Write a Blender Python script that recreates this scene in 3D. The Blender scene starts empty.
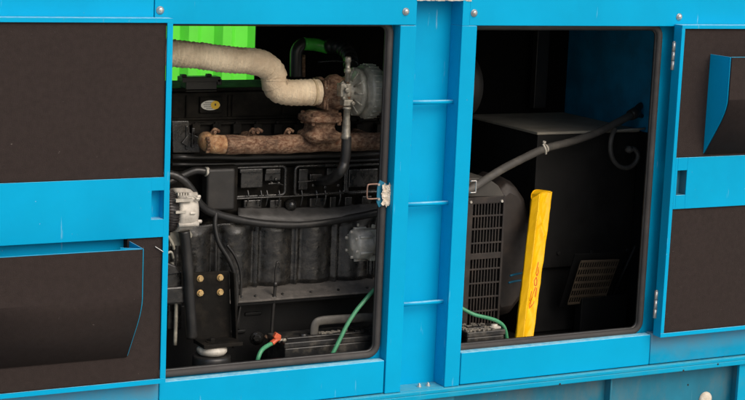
import bpy, bmesh, math, random
from mathutils import Vector, Matrix, noise
random.seed(7)
PI = math.pi
C = bpy.context.scene.collection

# ------------------------------------------------------------------ camera
CAM = Vector((-2.6, -4.6, 2.0))
YAW, PITCH, ROLL, FPX = 0.490239, 0.1701118, 0.041453, 1746.31
_f = Vector((math.sin(YAW)*math.cos(PITCH), math.cos(YAW)*math.cos(PITCH), -math.sin(PITCH)))
_r = Vector((math.cos(YAW), -math.sin(YAW), 0)); _u = _r.cross(_f)
R2 = math.cos(ROLL)*_r + math.sin(ROLL)*_u
U2 = -math.sin(ROLL)*_r + math.cos(ROLL)*_u
def P(px, py, Y=0.0):
    "point of the plane y=Y seen at photo pixel (px, py)"
    d = R2*(px-372.5) - U2*(py-200) + _f*FPX
    return CAM + d*((Y-CAM.y)/d.y)
cam = bpy.data.objects.new('camera', bpy.data.cameras.new('camera')); C.objects.link(cam)
m = Matrix((R2, U2, -_f)).transposed().to_4x4(); m.translation = CAM
cam.matrix_world = m
cam.data.sensor_width = 36; cam.data.lens = FPX/745*36
cam.data.clip_end = 500; cam.data.clip_start = .05
bpy.context.scene.camera = cam

# ------------------------------------------------------------------ materials
def mat(name, col, rough=.5, metal=0., vary=.0, vscale=12., col2=None, bump=0., bscale=200., dust=0., dustcol=(.12,.105,.085),
        dscale=9., spec=.5, scratch=0., rvary=.1, stretch=(1,1,1), coat=0., dlo=.48, dhi=.68, grime=None, top=None, bdist=.002):
    M = bpy.data.materials.new(name); M.use_nodes = True
    nt = M.node_tree; N = nt.nodes; L = nt.links
    b = N['Principled BSDF']
    b.inputs['Roughness'].default_value = rough; b.inputs['Metallic'].default_value = metal
    b.inputs['Specular IOR Level'].default_value = spec
    if coat: b.inputs['Coat Weight'].default_value = coat; b.inputs['Coat Roughness'].default_value = .15
    geo = N.new('ShaderNodeNewGeometry')
    mp = N.new('ShaderNodeMapping'); mp.inputs['Scale'].default_value = stretch
    L.new(geo.outputs['Position'], mp.inputs['Vector'])
    def noise_(scale, detail=5, rough_=.6):
        n = N.new('ShaderNodeTexNoise'); n.inputs['Scale'].default_value = scale
        n.inputs['Detail'].default_value = detail; n.inputs['Roughness'].default_value = rough_
        L.new(mp.outputs[0], n.inputs['Vector']); return n.outputs['Fac']
    def ramp(src, lo, hi):
        r = N.new('ShaderNodeMapRange'); r.inputs['From Min'].default_value = lo; r.inputs['From Max'].default_value = hi
        L.new(src, r.inputs['Value']); return r.outputs['Result']
    def mix(fac, a, c):
        x = N.new('ShaderNodeMix'); x.data_type = 'RGBA'
        if isinstance(fac, float): x.inputs['Factor'].default_value = fac
        else: L.new(fac, x.inputs['Factor'])
        for k, v in (('A', a), ('B', c)):
            s = [i for i in x.inputs if i.name == k and i.type == 'RGBA'][0]
            if isinstance(v, tuple): s.default_value = (*v, 1)
            else: L.new(v, s)
        return [o for o in x.outputs if o.type == 'RGBA'][0]
    cur = tuple(col)
    if vary or col2:
        c2 = tuple(col2) if col2 else tuple(c*(1-vary) for c in col)
        cur = mix(ramp(noise_(vscale), .35, .65), cur, c2)
    if dust:
        d = ramp(noise_(dscale, 8, .7), dlo, dhi)
        mu = N.new('ShaderNodeMath'); mu.operation = 'MULTIPLY'; mu.inputs[1].default_value = dust; L.new(d, mu.inputs[0])
        cur = mix(mu.outputs[0], cur, tuple(dustcol))
    if grime:                       # dirt band between two heights
        z0, z1, amt, gc = grime
        sp = N.new('ShaderNodeSeparateXYZ'); L.new(geo.outputs['Position'], sp.inputs[0])
        g = ramp(sp.outputs['Z'], z0, z1)
        nz = ramp(noise_(6, 6, .65), .25, .75)
        mu = N.new('ShaderNodeMath'); mu.operation = 'MULTIPLY'; L.new(g, mu.inputs[0]); L.new(nz, mu.inputs[1])
        m2 = N.new('ShaderNodeMath'); m2.operation = 'MULTIPLY'; m2.inputs[1].default_value = amt; L.new(mu.outputs[0], m2.inputs[0])
        cur = mix(m2.outputs[0], cur, tuple(gc))
    if top:                         # pale sky highlight painted into the colour of upward faces
        sp = N.new('ShaderNodeSeparateXYZ'); L.new(geo.outputs['Normal'], sp.inputs[0])
        g = ramp(sp.outputs['Z'], .35, .8)
        nz = ramp(noise_(40, 5, .6), .1, .6)
        mu = N.new('ShaderNodeMath'); mu.operation = 'MULTIPLY'; L.new(g, mu.inputs[0]); L.new(nz, mu.inputs[1])
        cur = mix(mu.outputs[0], cur, tuple(top))
    if scratch:                     # pale vertical scuffs and specks
        mp2 = N.new('ShaderNodeMapping'); mp2.inputs['Scale'].default_value = (70, 70, 7); L.new(geo.outputs['Position'], mp2.inputs['Vector'])
        n = N.new('ShaderNodeTexNoise'); n.inputs['Scale'].default_value = 1; n.inputs['Detail'].default_value = 4
        L.new(mp2.outputs[0], n.inputs['Vector'])
        s1 = ramp(n.outputs['Fac'], .69, .80)
        n2 = noise_(120, 3, .55); s2 = ramp(n2, .735, .77)
        mx = N.new('ShaderNodeMath'); mx.operation = 'MAXIMUM'; L.new(s1, mx.inputs[0]); L.new(s2, mx.inputs[1])
        mu = N.new('ShaderNodeMath'); mu.operation = 'MULTIPLY'; mu.inputs[1].default_value = scratch; L.new(mx.outputs[0], mu.inputs[0])
        cur = mix(mu.outputs[0], cur, (.46, .66, .72))
    s = b.inputs['Base Color']
    if isinstance(cur, tuple): s.default_value = (*cur, 1)
    else: L.new(cur, s)
    if rvary:
        r = N.new('ShaderNodeMapRange'); r.inputs['To Min'].default_value = max(.02, rough-rvary); r.inputs['To Max'].default_value = min(1, rough+rvary)
        r.inputs['From Min'].default_value = .3; r.inputs['From Max'].default_value = .7
        L.new(noise_(vscale*1.7), r.inputs['Value']); L.new(r.outputs[0], b.inputs['Roughness'])
    if bump:
        bp = N.new('ShaderNodeBump'); bp.inputs['Strength'].default_value = bump; bp.inputs['Distance'].default_value = bdist
        L.new(noise_(bscale, 4, .7), bp.inputs['Height']); L.new(bp.outputs[0], b.inputs['Normal'])
    return M

BLUE = (.0, .40, .70)
M = {}
M['blue'] = mat('blue_paint', BLUE, .45, vary=.14, vscale=2.2, scratch=.45, bump=.25, bdist=.004, bscale=5, rvary=.08, dust=.15, dustcol=(.0,.43,.66), dscale=5, spec=.1, top=(.34,.66,.78))
M['bluerail'] = mat('weathered_blue_paint', (.0,.36,.60), .45, spec=.15, top=(.10,.43,.52), vary=.12, vscale=5, scratch=.5, bump=.15, bscale=20, dust=.45, dustcol=(.05,.33,.45), dscale=7)
M['bluedirty'] = mat('dirty_blue_paint', (.0,.34,.58), .5, spec=.15, vary=.15, vscale=6, scratch=.3, bump=.15, bscale=20, dust=.5, dustcol=(.10,.24,.31), dscale=4,
                     grime=(.52,.60,.9,(.21,.27,.31)))
M['blueskirt'] = mat('grimy_and_shade_blue_paint', (.006,.20,.31), .5, vary=.25, vscale=7, scratch=.35, bump=.15, bscale=20, dust=.8, dustcol=(.12,.17,.18), dscale=5, stretch=(1,1,.5))  # grimy skirt paint, also the painted shadow of the right latch pocket
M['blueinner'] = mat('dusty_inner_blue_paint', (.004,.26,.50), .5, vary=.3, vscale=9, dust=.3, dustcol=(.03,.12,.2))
M['foam'] = mat('dark_brown_acoustic_foam', (.040,.030,.027), .92, vary=.15, vscale=60, bump=.8, bscale=420, spec=.12, dust=.8, dustcol=(.20,.17,.15), dscale=75, dlo=.685, dhi=.715, rvary=.04)
M['seal'] = mat('black_rubber_seal', (.058,.053,.050), .7, spec=.35, vary=.15, vscale=6, dust=.25, dustcol=(.16,.145,.13), dscale=7, bump=.15)
M['black'] = mat('black_satin_paint', (.02,.019,.018), .42, vary=.3, dust=.3, dustcol=(.07,.06,.05), dscale=12, bump=.15, bscale=60)
M['engine'] = mat('oily_black_engine_paint', (.014,.0135,.0125), .30, spec=.75, vary=.5, vscale=16, dust=.6, dustcol=(.06,.053,.044), dscale=24, bump=.6, bscale=70, rvary=.18)
M['engineflat'] = mat('dusty_black_engine_paint', (.010,.009,.0075), .72, spec=.12, vary=.4, vscale=14, dust=.5, dustcol=(.032,.026,.019), dscale=18, bump=.4, bscale=90)
M['pan'] = mat('dust_covered_ledge', (.085,.077,.068), .75, vary=.3, vscale=30, dust=.8, dustcol=(.17,.15,.13), dscale=20, bump=.5, bscale=120)
M['rubber'] = mat('black_rubber_hose', (.017,.0165,.016), .38, vary=.3, dust=.3, dustcol=(.06,.055,.048), dscale=20, bump=.1)
M['wrap'] = mat('beige_exhaust_wrap', (.84,.69,.48), .85, vary=.25, vscale=11, col2=(.56,.43,.29), bump=1., bdist=.004, bscale=150, spec=.2, dust=.35, dustcol=(.40,.28,.17), dscale=16)
M['wrapfold'] = mat('dark_weathered_exhaust_wrap', (.62,.48,.30), .85, vary=.3, vscale=20, bump=.9, bscale=170, spec=.2)
M['rust'] = mat('rusted_cast_iron', (.10,.034,.012), .85, vscale=110, col2=(.31,.20,.125), bump=.9, bdist=.003, bscale=210, dust=.8, dustcol=(.04,.017,.008), dscale=26, dlo=.45, dhi=.62, stretch=(.8,1,1.3))
M['rustpale'] = mat('heat_bleached_rust', (.52,.31,.15), .75, vscale=45, col2=(.22,.085,.03), bump=1., bdist=.004, bscale=120, dust=.6, dustcol=(.55,.44,.31), dscale=26)
M['alu'] = mat('dull_cast_aluminium', (.60,.56,.48), .45, metal=.1, vary=.35, vscale=25, dust=.5, dustcol=(.16,.14,.11), dscale=30, bump=.5, bscale=110)
M['aludark'] = mat('oily_cast_aluminium', (.52,.49,.40), .4, metal=.15, vary=.45, vscale=30, dust=.6, dustcol=(.15,.14,.11), dscale=25, bump=.6, bscale=90)
M['alulight'] = mat('pale_cast_aluminium', (.66,.61,.53), .5, metal=.1, vary=.25, vscale=30, dust=.5, dustcol=(.3,.25,.19), dscale=40, bump=.4, bscale=110)
M['zinc'] = mat('zinc_plated_steel', (.62,.60,.56), .35, metal=.7, vary=.2, vscale=40)
M['brass'] = mat('yellow_passivated_steel', (.72,.50,.22), .42, metal=.45, vary=.35, vscale=60, dust=.3)
M['catch'] = mat('rusty_brown_wire', (.33,.2,.15), .5, metal=.4, vary=.3, vscale=90)
M['tape'] = mat('peeling_paper_tape', (.78,.70,.58), .8, vary=.25, vscale=60, bump=.6, bscale=150, dust=.5, dustcol=(.5,.3,.12), dscale=70)
M['blackcloth'] = mat('matt_black_lining', (.007,.007,.007), .95, spec=.1, bump=.4)
M['boxpaint'] = mat('dusty_dark_grey_paint', (.010,.0095,.0085), .6, spec=.3, vary=.2, dust=.2, dustcol=(.025,.022,.02), dscale=10, bump=.2)
M['boxtop'] = mat('dust_on_dark_lid', (.34,.31,.25), .8, vary=.3, vscale=8, dust=.4, dustcol=(.28,.25,.19), dscale=14, bump=.3)
M['orange'] = mat('orange_red_terminal_cover', (.72,.13,.05), .45, vary=.3, vscale=60)
M['green'] = mat('green_cable_sheath', (.07,.33,.16), .4, vary=.25, vscale=25, dust=.2, dustcol=(.2,.3,.2))
M['yellow'] = mat('yellow_plastic_sleeve', (.93,.52,.004), .5, spec=.25, vary=.12, vscale=14, bump=.3, bscale=60, dust=.3, dustcol=(.62,.30,.01), dscale=22)
M['red'] = mat('red_marker', (.62,.03,.015), .6)
M['container'] = mat('bright_green_container_paint', (.13,.80,.05), .5, vary=.08, vscale=4, dust=.15, dustcol=(.07,.5,.05))
M['sticker'] = mat('white_sticker', (.72,.70,.62), .4, vary=.1)
M['stickery'] = mat('yellow_sticker_print', (.80,.50,.02), .4)
M['ink'] = mat('dark_ink', (.06,.055,.05), .6)
M['winding'] = mat('dark_winding', (.05,.045,.045), .4, vary=.4, vscale=40)
M['ground'] = mat('pale_concrete_ground', (.38,.37,.345), .9, vary=.2, vscale=1.5, bump=.4, bscale=30, dust=.4, dustcol=(.3,.28,.25), dscale=3)
M['grille'] = mat('brown_dusty_grille', (.022,.016,.013), .6, vary=.5, vscale=20, dust=.5, dustcol=(.06,.042,.03), dscale=12)
M['battery'] = mat('black_battery_plastic', (.016,.016,.016), .35, vary=.3, dust=.5, dustcol=(.16,.14,.11), dscale=25, bump=.2)
M['conduit'] = mat('dusty_grey_conduit', (.075,.07,.062), .6, vary=.3, dust=.5, dustcol=(.15,.135,.11), dscale=20, bump=.2)
M['pitch'] = mat('dead_black_paint', (.007,.007,.007), .55, spec=.25, vary=.3, bump=.3)
M['slope'] = mat('dusty_sloped_cover', (.06,.054,.045), .7, vary=.3, dust=.4, dustcol=(.11,.095,.075), bump=.2)
M['shelf'] = mat('grey_dust_on_engine', (.075,.072,.068), .55, vary=.5, vscale=20, dust=.6, dustcol=(.03,.028,.025), dscale=30, bump=.6, bscale=80)
M['tan'] = mat('tan_dusty_mesh', (.10,.072,.045), .7, vary=.4, dust=.4, dustcol=(.04,.03,.02))
M['greenreflect'] = mat('painted_green_reflection', (.06,.50,.05), .35, vary=.4, vscale=30)  # colour of the container's reflection painted on the intake pipe
M['fitting'] = mat('dull_oily_fittings', (.30,.28,.23), .4, metal=.4, vary=.5, vscale=60, dust=.7, dustcol=(.10,.085,.06), dscale=45, bump=.5)
M['debris'] = mat('pale_dusty_debris', (.30,.27,.22), .8, vary=.5, vscale=60, bump=.6)
M['tealblue'] = mat('blue_plastic_clip', (.01,.16,.26), .4)

# ------------------------------------------------------------------ mesh builder
class MB:
    def __init__(s): s.bm = bmesh.new()
    def face(s, vs, smooth=False):
        try:
            f = s.bm.faces.new(vs); f.smooth = smooth; return f
        except ValueError: return None
    def box(s, x0, x1, y0, y1, z0, z1, rot=None, org=None):
        if x0 > x1: x0, x1 = x1, x0
        if y0 > y1: y0, y1 = y1, y0
        if z0 > z1: z0, z1 = z1, z0
        c = [Vector((x, y, z)) for x in (x0, x1) for y in (y0, y1) for z in (z0, z1)]
        if rot is not None:
            o = Vector(org) if org else sum(c, Vector())/8
            c = [o + rot @ (p-o) for p in c]
        v = [s.bm.verts.new(p) for p in c]
        for q in ((0,1,3,2),(4,6,7,5),(0,4,5,1),(2,3,7,6),(0,2,6,4),(1,5,7,3)): s.face([v[i] for i in q])
        return s
    def pbox(s, px0, py0, px1, py1, Y, d, **k):
        xm, ym = (px0+px1)/2, (py0+py1)/2
        return s.box(P(px0,ym,Y).x, P(px1,ym,Y).x, Y, Y+d, P(xm,py1,Y).z, P(xm,py0,Y).z, **k)
    def rings(s, rings, closed=False, caps=True, smooth=True):
        R = [[s.bm.verts.new(p) for p in r] for r in rings]
        n = len(R[0]); k = len(R)
        for i in range(k if closed else k-1):
            a, b = R[i], R[(i+1) % k]
            for j in range(n): s.face([a[j], a[(j+1)%n], b[(j+1)%n], b[j]], smooth)
        if caps and not closed:
            s.face(R[0][::-1]); s.face(R[-1])
        return s
    def tube(s, pts, r, n=12, closed=False, sub=6, rf=None, flat=1.0, smooth=True):
        pts = [Vector(p) for p in pts]
        if sub > 1 and len(pts) > 2:
            out = []; k = len(pts)
            rng = k if closed else k-1
            for i in range(rng):
                g = (lambda j: pts[j % k]) if closed else (lambda j: pts[max(0, min(k-1, j))])
                p0, p1, p2, p3 = g(i-1), g(i), g(i+1), g(i+2)
                for t in range(sub):
                    t /= sub
                    out.append(.5*((2*p1)+(p2-p0)*t+(2*p0-5*p1+4*p2-p3)*t*t+(3*p1-p0-3*p2+p3)*t**3))
            if not closed: out.append(pts[-1])
            pts = out
        k = len(pts); rings = []; nrm = None; L = 0
        for i, p in enumerate(pts):
            a = pts[(i-1) % k] if (closed or i) else p
            b = pts[(i+1) % k] if (closed or i < k-1) else p
            t = (b-a).normalized()
            if nrm is None:
                nrm = t.cross(Vector((0, 0, 1)))
                if nrm.length < .1: nrm = t.cross(Vector((1, 0, 0)))
                nrm.normalize()
            nrm = (nrm - t*nrm.dot(t)).normalized(); bn = t.cross(nrm)
            if i: L += (p-pts[i-1]).length
            rr = r if rf is None else r*rf(L)
            rings.append([p + rr*(math.cos(2*PI*j/n)*nrm + flat*math.sin(2*PI*j/n)*bn) for j in range(n)])
        return s.rings(rings, closed, smooth=smooth)
    def lathe(s, org, axis, prof, n=32, smooth=True, wob=None):
        "prof: (distance along axis, radius)"
        org = Vector(org); ax = Vector(axis).normalized()
        a = ax.cross(Vector((0, 0, 1)))
        if a.length < .1: a = ax.cross(Vector((0, 1, 0)))
        a.normalize(); b = ax.cross(a)
        rings = []
        for h, r in prof:
            rings.append([org + ax*h + max(r, 1e-4)*(wob(2*PI*j/n) if wob else 1)*(math.cos(2*PI*j/n)*a + math.sin(2*PI*j/n)*b) for j in range(n)])
        return s.rings(rings, smooth=smooth)
    def hexbolt(s, p, ax, r, h, n=6): return s.lathe(p, ax, [(0, r), (h*.8, r), (h, r*.86)], n, smooth=False)
    def prism(s, poly, vec, smooth=False):
        a = [s.bm.verts.new(Vector(p)) for p in poly]; b = [s.bm.verts.new(Vector(p)+Vector(vec)) for p in poly]
        n = len(a); s.face(a[::-1]); s.face(b)
        for i in range(n): s.face([a[i], a[(i+1)%n], b[(i+1)%n], b[i]], smooth)
        return s
    def field(s, x0, x1, z0, z1, nx, nz, fn, yback):
        g = [[s.bm.verts.new((x0+(x1-x0)*i/nx, fn(i/nx, k/nz), z0+(z1-z0)*k/nz)) for k in range(nz+1)] for i in range(nx+1)]
        for i in range(nx):
            for k in range(nz): s.face([g[i][k], g[i+1][k], g[i+1][k+1], g[i][k+1]], True)
        def edge(vs):
            bk = [s.bm.verts.new((v.co.x, yback, v.co.z)) for v in vs]
            for i in range(len(vs)-1): s.face([vs[i+1], vs[i], bk[i], bk[i+1]])
        edge([g[i][0] for i in range(nx+1)]); edge([g[i][nz] for i in range(nx+1)][::-1])
        edge([g[0][k] for k in range(nz+1)][::-1]); edge([g[nx][k] for k in range(nz+1)])
        s.box(x0, x1, yback, yback+.01, z0, z1)
        return s
    def build(s, name, m, parent=None, bevel=0., label=None, seg=2):
        bmesh.ops.recalc_face_normals(s.bm, faces=s.bm.faces)
        me = bpy.data.meshes.new(name); s.bm.to_mesh(me); s.bm.free()
        me.materials.append(M[m])
        o = bpy.data.objects.new(name, me); C.objects.link(o)
        if parent is not None:
            o.parent = parent
            q = parent; off = Vector()
            while q: off += q.location; q = q.parent
            me.transform(Matrix.Translation(-off))
        if bevel:
            b = o.modifiers.new('bevel', 'BEVEL'); b.width = bevel; b.segments = seg; b.limit_method = 'ANGLE'; b.angle_limit = math.radians(40)
        if label: o['label'] = label
        return o

def build_each(mb, name, m, parent, bevel=0.):
    "every loose piece of the builder becomes an object of its own"
    mb.bm.verts.index_update(); seen = set(); k = 0
    bm = mb.bm
    for v0 in list(bm.verts):
        if v0 in seen: continue
        comp = [v0]; seen.add(v0); i = 0
        while i < len(comp):
            for e in comp[i].link_edges:
                o = e.other_vert(comp[i])
                if o not in seen: seen.add(o); comp.append(o)
            i += 1
        n = MB(); mp = {v: n.bm.verts.new(v.co) for v in comp}; fs = set(f for v in comp for f in v.link_faces)
        for f in fs: n.face([mp[v] for v in f.verts], f.smooth)
        n.build(name, m, parent, bevel)
    bm.free()
def thing(name, label, cat, loc=(0, 0, 0), group=None):
    o = bpy.data.objects.new(name, None); C.objects.link(o); o.location = loc
    o['label'] = label; o['category'] = cat
    if group: o['group'] = group
    return o
def tag(o, label, cat, group=None):
    o['label'] = label; o['category'] = cat
    if group: o['group'] = group
    return o

# ------------------------------------------------------------------ setting
g = MB().box(-60, 60, -60, 60, -.02, 0).build('ground', 'ground'); g['kind'] = 'structure'

# green corrugated container beyond the rear opening
ct = thing('shipping_container', 'bright green corrugated container seen through the far opening behind the engine', 'container', (0, 3.2, 0))
YC = 3.2; per = (P(224,50,YC).x-P(190,50,YC).x); x = P(190,50,YC).x - per*14
mb = MB(); poly = []; xe = x
for k in range(34):
    for dx, dy in ((0, 0), (.22, 0), (.40, .036), (.78, .036), (.96, 0)): poly.append((x+per*(k+dx), YC+dy, .25))
x0c, x1c = poly[0][0], poly[-1][0]
poly += [(x1c, YC+.16, .25), (x0c, YC+.16, .25)]
mb.prism(poly, (0, 0, 2.2)); mb.build('corrugated_wall', 'container', ct)
MB().box(x0c-.05, x1c+.05, YC-.02, YC+2.2, 2.45, 2.6).build('top_rail', 'container', ct, .005)
MB().box(x0c-.05, x1c+.05, YC-.02, YC+2.2, 0.0, .25).build('bottom_rail', 'container', ct, .005)
MB().box(x0c, x1c, YC+.165, YC+2.15, .26, 2.44).build('container_body', 'container', ct)

# ------------------------------------------------------------------ enclosure
E = thing('generator_enclosure', 'sky blue steel generator enclosure with two open bays and foam lined doors', 'generator enclosure', (0, .4, 0))
XL, XR, YB = -1.75, 1.95, .95      # whole width, back
ZT = 1.634                          # header lower edge
ZS = .597                           # sill upper edge
ZR = .489                           # rail top
XE = 1.18
# header (three pressed panels)
hz1 = 1.90
s0, s1, s2, s3 = P(154.5,5).x, P(417,10).x, P(470,10).x, XR
for a, b in ((XL, s0-.0012), (s0+.0012, s1)):
    MB().box(a, b, 0, .012, ZT, hz1).box(a, b, .012, .03, ZT, ZT+.012).build('header_panel', 'blue', E, .002)
MB().box(s2, s3, 0, .012, ZT-.001, hz1).box(s2, s3, .012, .03, ZT-.001, ZT+.012).build('header_panel', 'blue', E, .002)
MB().box(s1+.001, s2-.001, .004, .075, 1.712, hz1).build('header_panel', 'blue', E, .003)
mb = MB()
for i in range(26):
    xx = s1+.004+(s2-s1-.008)*i/25
    mb.box(xx-.006, xx+.006, -.001-.003*random.random(), .006, 1.7065+.004*random.random(), 1.7135)
mb.build('scuffed_weld_bead', 'alulight', E)
# posts: bright strip returning backwards
def post(x0, x1, d0, d1, zb=ZR+.001, zt=None):
    b = MB()
    b.box(x0, x1, -.002, .006, zb, ZT-.0015)
    b.box(x0, x0+.006, .006, d0, zb, ZT-.0015)
    b.box(x1-.006, x1, .006, d1, zb, 1.90 if d1 > .06 else ZT-.0015)
    return b
A0, A1, B0, B1 = -.075, -.020, .139, .193
post(A0, A1, .042, .068).build('post', 'blue', E, .002)
post(B0, B1, .068, .042).build('post', 'blue', E, .002)
MB().box(B0, s2-.001, -.0022, .0135, ZT-.0015, hz1).box(B0, B0+.006, .0136, .068, ZT-.0015, hz1).build('post_head', 'blue', E, .001)
# strips of post that reach up beside the recess
MB().box(s1-.0215, s1-.001, .0135, .068, ZT+.02, 1.90).build('recess_cheek', 'blue', E, .001)
MB().box(A1-.002, B0+.002, .068, .074, ZR-.02, 1.90).build('recess_back', 'blue', E)
MB().box(A1+.0008, B0-.0008, -.001, .0675, ZR-.012, ZR+.002).build('recess_floor', 'bluerail', E, .001)
for py in (102.5, 204.5, 304):
    a = P(409, py, .036); z = a.z
    MB().tube([(A1-.004, .034, z), (B0+.003, .034, z)], .0066, 16, sub=1).build('step_rung', 'blue', E)
for (px, py) in ((419, 386), (428, 381.5)):
    p = P(px, py+2, .03); p.z = ZR+.002
    MB().lathe(p, (0,0,1), [(0,.0085),(.0015,.0085)], 20).hexbolt(p+Vector((0,0,.0015)), (0,0,1), .006, .006).lathe(p+Vector((0,0,.0075)), (0,0,1), [(0,.003),(.004,.003)], 10).build('floor_bolt', 'zinc', E)
# sills
def sill(x0, x1, zt, m, lip=True):
    b = MB().box(x0, x1, 0, .012, ZR+.003, zt)
    if lip: b.box(x0, x1, .012, .032, zt-.012, zt)
    return b.build('sill_panel', m, E, .0035, seg=3)
seam = P(650, 352).x
sill(XL, P(159,388).x-.001, .597, 'bluedirty'); sill(P(159,388).x+.001, A0-.004, ZS, 'blue')
sill(B1+.004, seam-.001, ZS, 'blue'); sill(seam+.001, XR, .600, 'bluedirty')
# base rail and skirt
MB().box(XL, XR, -.014, .06, ZR-.029, ZR-.0125).box(XL, XR, -.014, -.004, ZR-.0125, ZR).box(XL, XR, -.004, .0595, ZR-.0125, ZR-.0005).build('base_rail', 'bluerail', E, .0025)
MB().box(XL+.01, XR-.01, .045, .055, .12, ZR-.029).build('skirt_panel', 'blueskirt', E)
for px in (610, 737): 
    xx = P(px, 388, .02).x
    MB().box(xx-.0035, xx+.003, .012, .045, .12, ZR-.030).build('skirt_rib', 'blueskirt', E, .001)
xx = P(738, 388, .0).x
MB().box(xx, xx+.5, .0, .012, .12, ZR-.030).build('skirt_post', 'bluerail', E, .001)
xx = P(455, 398, .0).x
MB().box(xx-.6, xx, .004, .044, .12, ZR-.030).build('skirt_post', 'blueskirt', E, .001)
p = P(705, 397.5, .045)
MB().lathe(p+Vector((0,.002,-.006)), (0,-1,0), [(0,.027),(.006,.027),(.012,.021),(.013,.0)], 28).build('lifting_point_cap', 'tape', E, label='round cream cap on the skirt below the rail')
for (px, py, yy_, zz_) in ((683.5,370.6,-.0142,0),(718,364.3,-.0142,0),(688,385,.0448,0),(560,384.2,-.0142,0)):
    p = P(px, py, yy_); MB().lathe(p, (0,-1,0), [(0,.0036),(.0006,.0032)], 14).build('hole_disc', 'black', E)  # dark discs standing in for bolt holes
# feet of skirt
MB().box(XL+.05, XR-.05, .06, .14, 0, .12).box(XL+.05, XR-.05, .80, .88, 0, .12).build('skid_beam', 'black', E)
# header bolts
for (px, py) in ((160, 10.2), (405.7, 11.5), (474, 13), (679, 16.8)):
    p = P(px, py, 0); p.y = 0
    MB().lathe(p, (0,-1,0), [(0,.0115),(.002,.0115),(.0022,.0095),(.0055,.0088),(.0085,.006),(.0095,.0)], 24).lathe(p+Vector((0,-.0093,0)), (0,-1,0), [(0,.0035),(.0008,.0034)], 6, False).build('header_bolt', 'zinc', E)

# door openings: recessed flange and rubber seal
def rrect(x0, x1, z0, z1, r, y, n=7):
    pts = []
    for cx, cz, a0 in ((x1-r, z1-r, 0), (x0+r, z1-r, PI/2), (x0+r, z0+r, PI), (x1-r, z0+r, 1.5*PI)):
        for i in range(n+1):
            a = a0 + PI/2*i/n; pts.append((cx+r*math.cos(a), y, cz+r*math.sin(a)))
    return pts
def ringplate(x0, x1, z0, z1, ox0, ox1, oz0, oz1, r, y, th):
    "flat frame with a rounded hole"
    b = MB(); inner = rrect(x0, x1, z0, z1, r, y, 7); n = len(inner)
    outer = []
    for (px, _, pz) in inner:
        cx, cz = (x0+x1)/2, (z0+z1)/2
        ax = (px-cx)/((x1-x0)/2); az = (pz-cz)/((z1-z0)/2)
        k = max(abs(ax), abs(az)); ax /= k; az /= k
        outer.append((ox0+(ox1-ox0)*(ax+1)/2, y, oz0+(oz1-oz0)*(az+1)/2))
    V = [[b.bm.verts.new((p[0], p[1]+dy, p[2])) for p in L_] for L_ in (inner, outer) for dy in (0, th)]
    i0, i1, o0, o1 = V
    for j in range(n):
        k = (j+1) % n
        b.face([i0[j], i0[k], o0[k], o0[j]]); b.face([i1[j], i1[k], o1[k], o1[j]])
        b.face([i0[j], i0[k], i1[k], i1[j]]); b.face([o0[j], o0[k], o1[k], o1[j]])
    return b
holes = ((-.838, -.089, .609, 1.640), (.186, .916, .603, 1.630))
for (x0, x1, z0, z1), ox0, ox1 in zip(holes, (-.93, .2405), (A0+.0055, .985)):
    if x0 < 0: ox = (-.93, A0+.004)
    else: ox = (B1-.004-.03, .99)
    ringplate(x0+.004, x1-.004, z0+.004, z1-.004, ox[0], ox[1], .515, 1.71, .028, .043, .004).build('bay_flange', 'blue', E)
    MB().tube(rrect(x0, x1, z0, z1, .034, .037), .0105, 16, closed=True, sub=1).build('rubber_seal', 'seal', E)
    MB().tube(rrect(x0+.0085, x1-.0085, z0+.0085, z1-.0085, .026, .044), .006, 8, closed=True, sub=1).build('seal_lip', 'rubber', E)

# inner walls
MB().box(XL, XR, YB, YB+.01, .47, .98).box(P(256,50,YB).x, XR, YB, YB+.01, .98, hz1).box(XL, P(256,50,YB).x, YB, YB+.01, 1.72, hz1).box(XL, -1.55, YB, YB+.01, .98, 1.72).build('rear_wall', 'blackcloth', E)
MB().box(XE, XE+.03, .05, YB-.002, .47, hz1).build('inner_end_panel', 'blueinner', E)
MB().box(XE-.012, XE-.001, .052, YB-.01, .49, 1.22).build('end_lining', 'blackcloth', E)
MB().box(XL, XL+.02, .02, YB-.002, .47, hz1-.002).build('side_wall', 'blue', E)
MB().box(XR-.02, XR, .02, YB-.002, .47, hz1-.002).build('side_wall', 'blue', E)
MB().box(XL-.02, XR+.02, -.03, YB+.03, hz1+.001, hz1+.03).build('roof_panel', 'blue', E, .004)
MB().box(XL+.03, XR-.03, .06, YB-.03, hz1-.05, hz1-.004).build('roof_lining', 'blackcloth', E)
MB().box(XL+.02, XR-.02, .0755, YB-.002, .49, .50).build('floor_plate', 'pitch', E)
# hanging strap partition inside (seen darker against the blue)
MB().pbox(536, 30, 548, 108, .86, .03).build('cable_tray', 'black', E, .002)

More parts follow.
